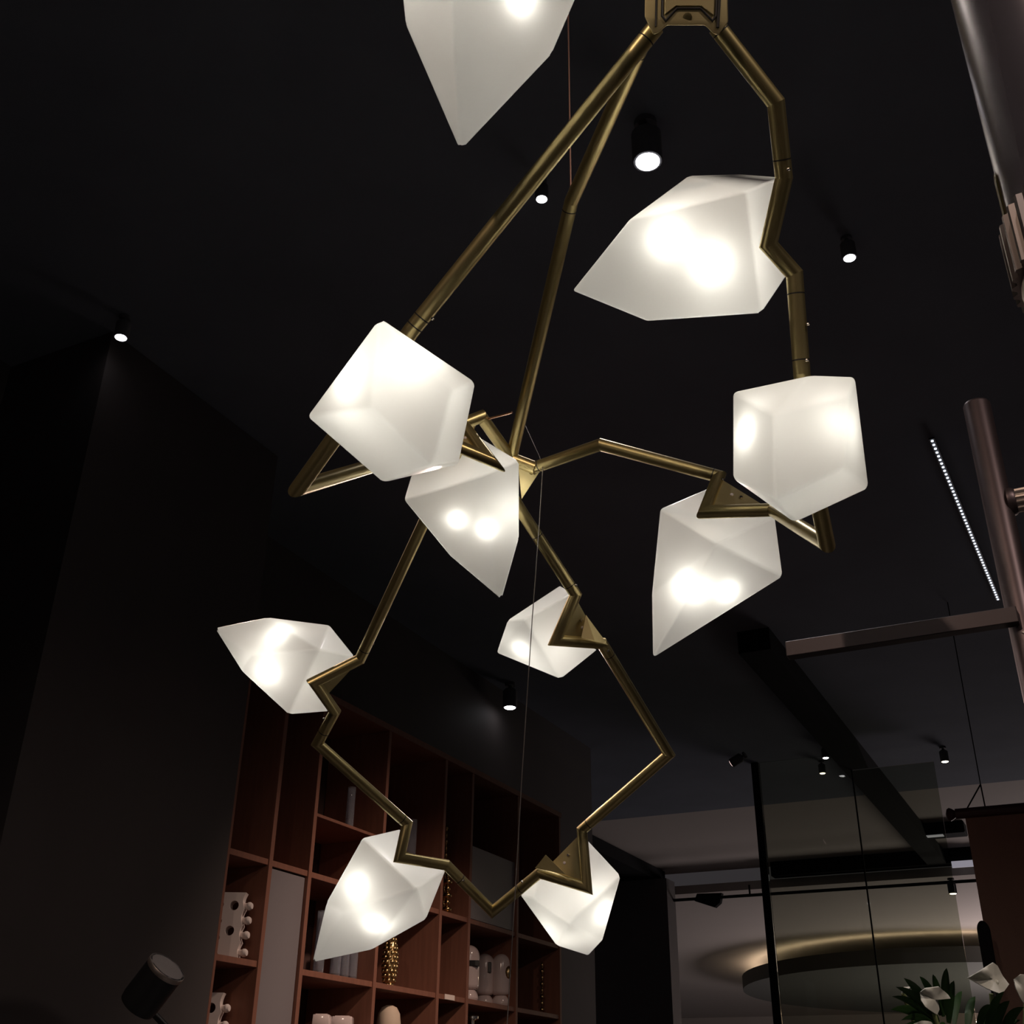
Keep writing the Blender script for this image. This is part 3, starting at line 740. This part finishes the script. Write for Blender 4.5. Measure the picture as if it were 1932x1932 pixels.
for j in range(nz):
    for i in range(nx): bm.faces.new((g[j][i], g[j][i + 1], g[j + 1][i + 1], g[j + 1][i]))
bmesh.ops.solidify(bm, geom=bm.faces[:], thickness=.004); link_mesh('cloth', bm, 'banner', sc_, 60)
bm = new(); add_cyl(bm, pa + df * (so - .01) - Z * (hgt + .02), pa + df * (so + wd + .01) - Z * (hgt + .02), .02, n=14); link_mesh('lower_rod', bm, 'rod', sc_, 40)
ap = bp_(1850, 1480)
hook = Vector((ap.x, ap.y, CEIL))
cable('cord', [bp_(1822, 1530), ap], .004, sc_, 'frame'); cable('cord', [bp_(1859, 1524), ap], .004, sc_, 'frame'); cable('cord', [ap, hook], .003, sc_, 'frame')

# plant with white spathe flowers
zp = 2.7
pb = P(1905, 2350, zp); pb = Vector((pb.x, pb.y, 0))
pl = thing('flower_arrangement', 'tall arrangement of white spathe flowers and dark palm leaves', 'plant', pb)
vh = 1.15
bm = new(); add_lathe(bm, pb, Z, [(.10, 0), (.12, .02), (.16, .4), (.17, .7), (.12, .98), (.09, vh - .04), (.10, vh), (.085, vh), (.08, vh - .08)], 28, cap=False); link_mesh('vase', bm, 'darkwall', pl, 50)
mouth = pb + Z * (vh - .02)
def blade(name, a, mid, b, wd, mt, nseg=7, tip=.04, side=None):
    bm = new(); pts = []
    for k in range(nseg + 1):
        f = k / nseg; p = a * (1 - f) ** 2 + mid * 2 * f * (1 - f) + b * f ** 2; pts.append(p)
    sd = side or (b - a).cross(ray(1800, 1850)).normalized(); L = []; up_ = (b - a).cross(sd).normalized()
    for k, p in enumerate(pts):
        f = k / nseg; wv = wd * (tip + math.sin(math.pi * min(1, f * .9 + .1)) ** .8 * (1 - f * .25)) * (1 if f < 1 else .05)
        L.append((bm.verts.new(p - sd * wv), bm.verts.new(p + up_ * wv * .35), bm.verts.new(p + sd * wv)))
    for (a0, a1, a2), (b0, b1, b2) in zip(L, L[1:]):
        bm.faces.new((a0, a1, b1, b0)); bm.faces.new((a1, a2, b2, b1))
    bmesh.ops.solidify(bm, geom=bm.faces[:], thickness=.0015)
    return link_mesh(name, bm, mt, pl, 60)
leaves = [((1775, 1915), (1735, 1842)), ((1780, 1918), (1760, 1838)), ((1785, 1915), (1786, 1826)), ((1765, 1925), (1705, 1845)), ((1765, 1925), (1690, 1862)), ((1765, 1930), (1682, 1880)), ((1765, 1935), (1680, 1905)), ((1768, 1940), (1700, 1925)),
          ((1770, 1930), (1718, 1872)), ((1790, 1930), (1800, 1850)), ((1800, 1935), (1815, 1870)), ((1825, 1945), (1840, 1880)), ((1845, 1950), (1870, 1895)), ((1870, 1960), (1905, 1888)), ((1890, 1960), (1932, 1900)), ((1880, 1970), (1925, 1925)), ((1840, 1960), (1885, 1925)), ((1860, 1950), (1895, 1870)), ((1775, 1945), (1730, 1930)), ((1780, 1950), (1692, 1945))]
for k, ((ax, ay), (bx, by)) in enumerate(leaves):
    dz = random.uniform(-.12, .12)
    a = P(ax, ay, zp + .02); b = P(bx, by, zp + dz); blade('leaf', a, (a + b) / 2 + Z * .03, b, random.uniform(.009, .014), 'leaf')
for (ax, ay) in ((1778, 1930), (1830, 1950), (1870, 1962)):
    cable('stem', [mouth, P(ax, ay, zp)], .006, pl, 'leaf')
def flower(outline, z, label, st_from, dzs=None):
    bm = new(); vs_ = [bm.verts.new(P(x, y, z + d)) for (x, y, d) in outline]
    cx = sum(q[0] for q in outline) / len(outline); cy = sum(q[1] for q in outline) / len(outline)
    cv = bm.verts.new(P(cx, cy, z - .015))
    for i in range(len(vs_)): bm.faces.new((vs_[i], vs_[(i + 1) % len(vs_)], cv))
    bmesh.ops.subdivide_edges(bm, edges=bm.edges[:], cuts=2, use_grid_fill=True, smooth=.25)
    bmesh.ops.solidify(bm, geom=bm.faces[:], thickness=.003)
    o = link_mesh('flower', bm, 'petal', pl, 80); o['label'] = label
    cable('stem', [P(*st_from, z + .02), mouth.lerp(P(*st_from, z), .35), mouth], .0055, pl, 'stem')
    return o
flower([(1824, 1845, .02), (1850, 1830, -.02), (1872, 1816, .0), (1880, 1822, .02), (1890, 1842, .03), (1902, 1858, .02), (1892, 1872, -.02), (1884, 1875, -.04), (1862, 1866, -.03)], 2.75, 'broad pointed white flower', (1870, 1875))
flower([(1735, 1872, .0), (1745, 1864, -.02), (1770, 1861, -.01), (1780, 1870, .02), (1791, 1881, .03), (1768, 1880, .03), (1768, 1890, .02), (1770, 1905, .0), (1766, 1914, -.02), (1745, 1900, -.03), (1737, 1888, -.02)], 2.65, 'curled white flower', (1762, 1912))
flower([(1912, 1848, .0), (1925, 1838, -.01), (1945, 1840, .0), (1950, 1880, .02), (1935, 1900, .0), (1925, 1885, -.02), (1916, 1866, -.02)], 2.7, 'white flower cut by the picture edge', (1935, 1895))
flower([(1702, 1872, .0), (1706, 1864, -.01), (1716, 1862, .0), (1712, 1868, .01), (1703, 1874, .01)], 2.75, 'small white bud', (1704, 1874))
flower([(1722, 1932, .0), (1738, 1926, -.01), (1755, 1928, .0), (1765, 1940, .01), (1740, 1948, .01)], 2.62, 'low white flower at the bottom', (1742, 1946))
bm = new(); add_sphere(bm, P(1880, 1853, 2.735), .006, sub=2); o = link_mesh('highlight_bead', bm, 'petal', pl, 60)  # pale bead stands in for a tiny highlight on the flower

# black capsule-like upright shape behind the flowers, and its neighbour
bs = thing('capsule_speaker', 'black rounded upright panel standing behind the white flowers', 'speaker', PZ(1862, 1800, 0) if False else Vector((P(1862, 1790, 5.6).x, P(1862, 1790, 5.6).y, 0)))
c_ = P(1861, 1790, 5.6); tp_ = P(1855, 1740, 5.6).z; bt_ = P(1868, 1820, 5.6).z
bm = new(); n_ = 20; poly = []
wv = .029
for k in range(n_ + 1):
    a_ = math.pi * k / n_; poly.append(Vector((c_.x, c_.y, tp_ - wv)) + df * (wv * math.cos(a_)) + Z * (wv * 1.6 * math.sin(a_)))
poly += [Vector((c_.x, c_.y, bt_ - .1)) - df * wv, Vector((c_.x, c_.y, bt_ - .1)) + df * wv]
add_prism(bm, poly, ds * .05); bevel_all(bm, .004, 1); link_mesh('panel', bm, 'frame', bs)
bm = new(); add_cyl(bm, Vector((c_.x, c_.y, 0)) + ds * .025, Vector((c_.x, c_.y, bt_ - .08)) + ds * .025, .015); add_lathe(bm, Vector((c_.x, c_.y, 0)) + ds * .025, Z, [(.14, 0), (.14, .015), (.02, .03)], 24); link_mesh('stand', bm, 'black', bs, 40)

# small ceiling fixtures near the front
q = PZ(1770, 1578, CEIL - .1)
fx = thing('surface_light', 'black box light on the beige ceiling beside the scroll', 'light', q)
bm = new(); add_obox(bm, q - df * .32 - ds * .12, df * .6, ds * .25, Z * .12); bevel_all(bm, .01, 1); link_mesh('box', bm, 'frame', fx)
bm = new(); add_obox(bm, q - df * .30 - ds * .10 - Z * .006, df * .36, ds * .10, Z * .008); link_mesh('highlight_glow', bm, 'panel_light', fx)  # faint emission imitates the bluish highlight on this unlit lamp
q = PP(1819, 1631, at(BACK - .005, 0, 0), ds)
bm = new(); add_obox(bm, q - df * .13 - Z * .03 - ds * .02, df * .24, ds * .02, Z * .07); o = link_mesh('panel_light', bm, 'panel_light'); tag(o, 'small pale light panel on the black beam left of the scroll', 'light')
# hung rail with a small device in the left bay
q0 = PZ(1265, 1699, MALL - .12); q1 = PZ(1800, 1645, MALL - .12)
rl = thing('cable_rail', 'thin dark rail crossing the hall ceiling with one small clamp', 'rail', q0)
bm = new(); add_cyl(bm, q0, q0 + df * 8.5, .018, n=8); link_mesh('rail', bm, 'frame', rl, 40)
for k in (1, 4, 7.5):
    bm = new(); add_cyl(bm, q0 + df * k, Vector((q0.x, q0.y, MALL)) + df * k, .012, n=6); link_mesh('hanger', bm, 'frame', rl, 40)
cl = PZ(1320, 1687, MALL - .12); dd = (cl - q0).dot(df); cl = q0 + df * dd
bm = new(); add_prism(bm, [cl - df * .17 - Z * .02, cl - df * .13 + Z * .06, cl + df * .18 + Z * .05, cl + df * .15 - Z * .06, cl + df * .08 - Z * .11], ds * .08); link_mesh('clamp', bm, 'frame', rl)

# oval cove soffit in the hall
zc = MALL - .45
zr = zc + .22; c = PZ(1800, 1848, zr)
a1 = abs((PZ(1430, 1862, zr) - c).dot(df)); b1 = (c - PZ(1800, 1784, zr)).dot(ds)
def oval(bm, ce, ra, rb, z0, z1, n=64):
    A = [bm.verts.new(Vector((ce.x, ce.y, 0)) + df * (ra * math.cos(2 * math.pi * i / n)) + ds * (rb * math.sin(2 * math.pi * i / n)) + Z * z0) for i in range(n)]
    B = [bm.verts.new(v.co + Z * (z1 - z0)) for v in A]
    bridge(bm, A, B); bm.faces.new(A[::-1]); bm.faces.new(B)
bm = new(); oval(bm, c, a1, b1, zc, zc + .22); struct('ceiling_soffit', bm, 'oval', 'dark oval soffit hung under the hall ceiling', 40)
bm = new(); nn = 72
A = [[bm.verts.new(Vector((c.x, c.y, zc + .225)) + df * ((a1 - q) * math.cos(2 * math.pi * i / nn)) + ds * ((b1 - q) * math.sin(2 * math.pi * i / nn)) + Z * h_) for i in range(nn)] for q, h_ in ((.22, 0), (.30, 0), (.30, .02), (.22, .02))]
for k in range(4): bridge(bm, A[k], A[(k + 1) % 4])
o = struct('trim_4', bm, 'cove', 'warm cove light strip lying on the oval soffit')
for k in range(6):
    lamp('cove_light', 'POINT', at(BACK + 19.2, TL + 1.5 + k * 1.6, MALL - .35), 45, (1, .74, .55), .15)
lamp('hall_bounce_fill', 'AREA', at(BACK + 7, TL + 5, .6), 620, (1, .87, .86), 5, aim=at(BACK + 7, TL + 5, 4))  # unseen upward lamp added in place of light bounced off the floor
lamp('spot_light', 'SPOT', (-1.3, -1.2, 4.05), 95, (1, .74, .58), .05, aim=(-.1, 2.0, 2.1), angle=50, blend=.6)  # unseen ceiling spot added behind the camera to light the brass
lamp('spot_light', 'SPOT', (1.9, .9, 4.05), 90, (1, .84, .72), .05, aim=(1.5, 3.4, 2.0), angle=62, blend=.8)  # unseen spot added to brighten the scroll and the flowers
lamp('spot_light', 'SPOT', (.1, -.5, 4.1), 75, (1, .84, .80), .05, aim=P(1890, 250, .6), angle=40, blend=.7)  # unseen spot added to brighten the chrome post
lamp('spot_light', 'SPOT', (1.6, -.9, 4.05), 75, (1, .82, .72), .05, aim=(.3, 2.0, 2.0), angle=50, blend=.6)  # second unseen spot added behind the camera for the brass tubes

# dark two-headed lamp at lower left
zl = 2.6
base = P(300, 2300, zl); base = Vector((base.x, base.y, 0))
dl = thing('floor_lamp', 'black floor lamp with a tilted drum head before the dark pier', 'lamp', base)
bm = new(); add_lathe(bm, base, Z, [(.15, 0), (.15, .018), (.02, .03)], 28); link_mesh('base', bm, 'black', dl, 40)
j = P(275, 1960, zl); j = Vector((base.x, base.y, j.z))
bm = new(); add_cyl(bm, base + Z * .02, j, .011, n=14); link_mesh('pole', bm, 'black', dl, 40)
def head(a, b, r, mt='black'):
    a, b = P(*a), P(*b); d = (b - a).normalized(); L = (b - a).length
    bm = new(); add_lathe(bm, a, d, [(r * .5, 0), (r * .95, .006), (r, .02), (r, L), (r * .9, L), (r * .88, L * .6)], 28); h_ = link_mesh('lamp_head', bm, mt, dl, 40)
    bm = new(); add_lathe(bm, b - d * .012, d, [(r * 1.01, 0), (r * 1.03, .004), (r * 1.03, .010), (r * 1.01, .012)], 28); link_mesh('rim', bm, 'alu', h_, 40)  # pale metal ring imitates the highlight along the black drum's edge
    bm = new(); mesh_rings(bm, path_rings([a + d * .02, j], .008, 10)); link_mesh('joint_arm', bm, 'black', dl, 40)
head((256, 1902, zl), (316, 1824, zl + .01), .046)

# ================================================================== LIGHT ON THE BOOKCASE (ceiling spots out of the picture)
lamp('shelf_light', 'SPOT', bcp(S_[3] - .3, 4.0, 2.3), 270, (1, .74, .60), .07, aim=bcp(S_[3], 1.25, 0), angle=58, blend=1)
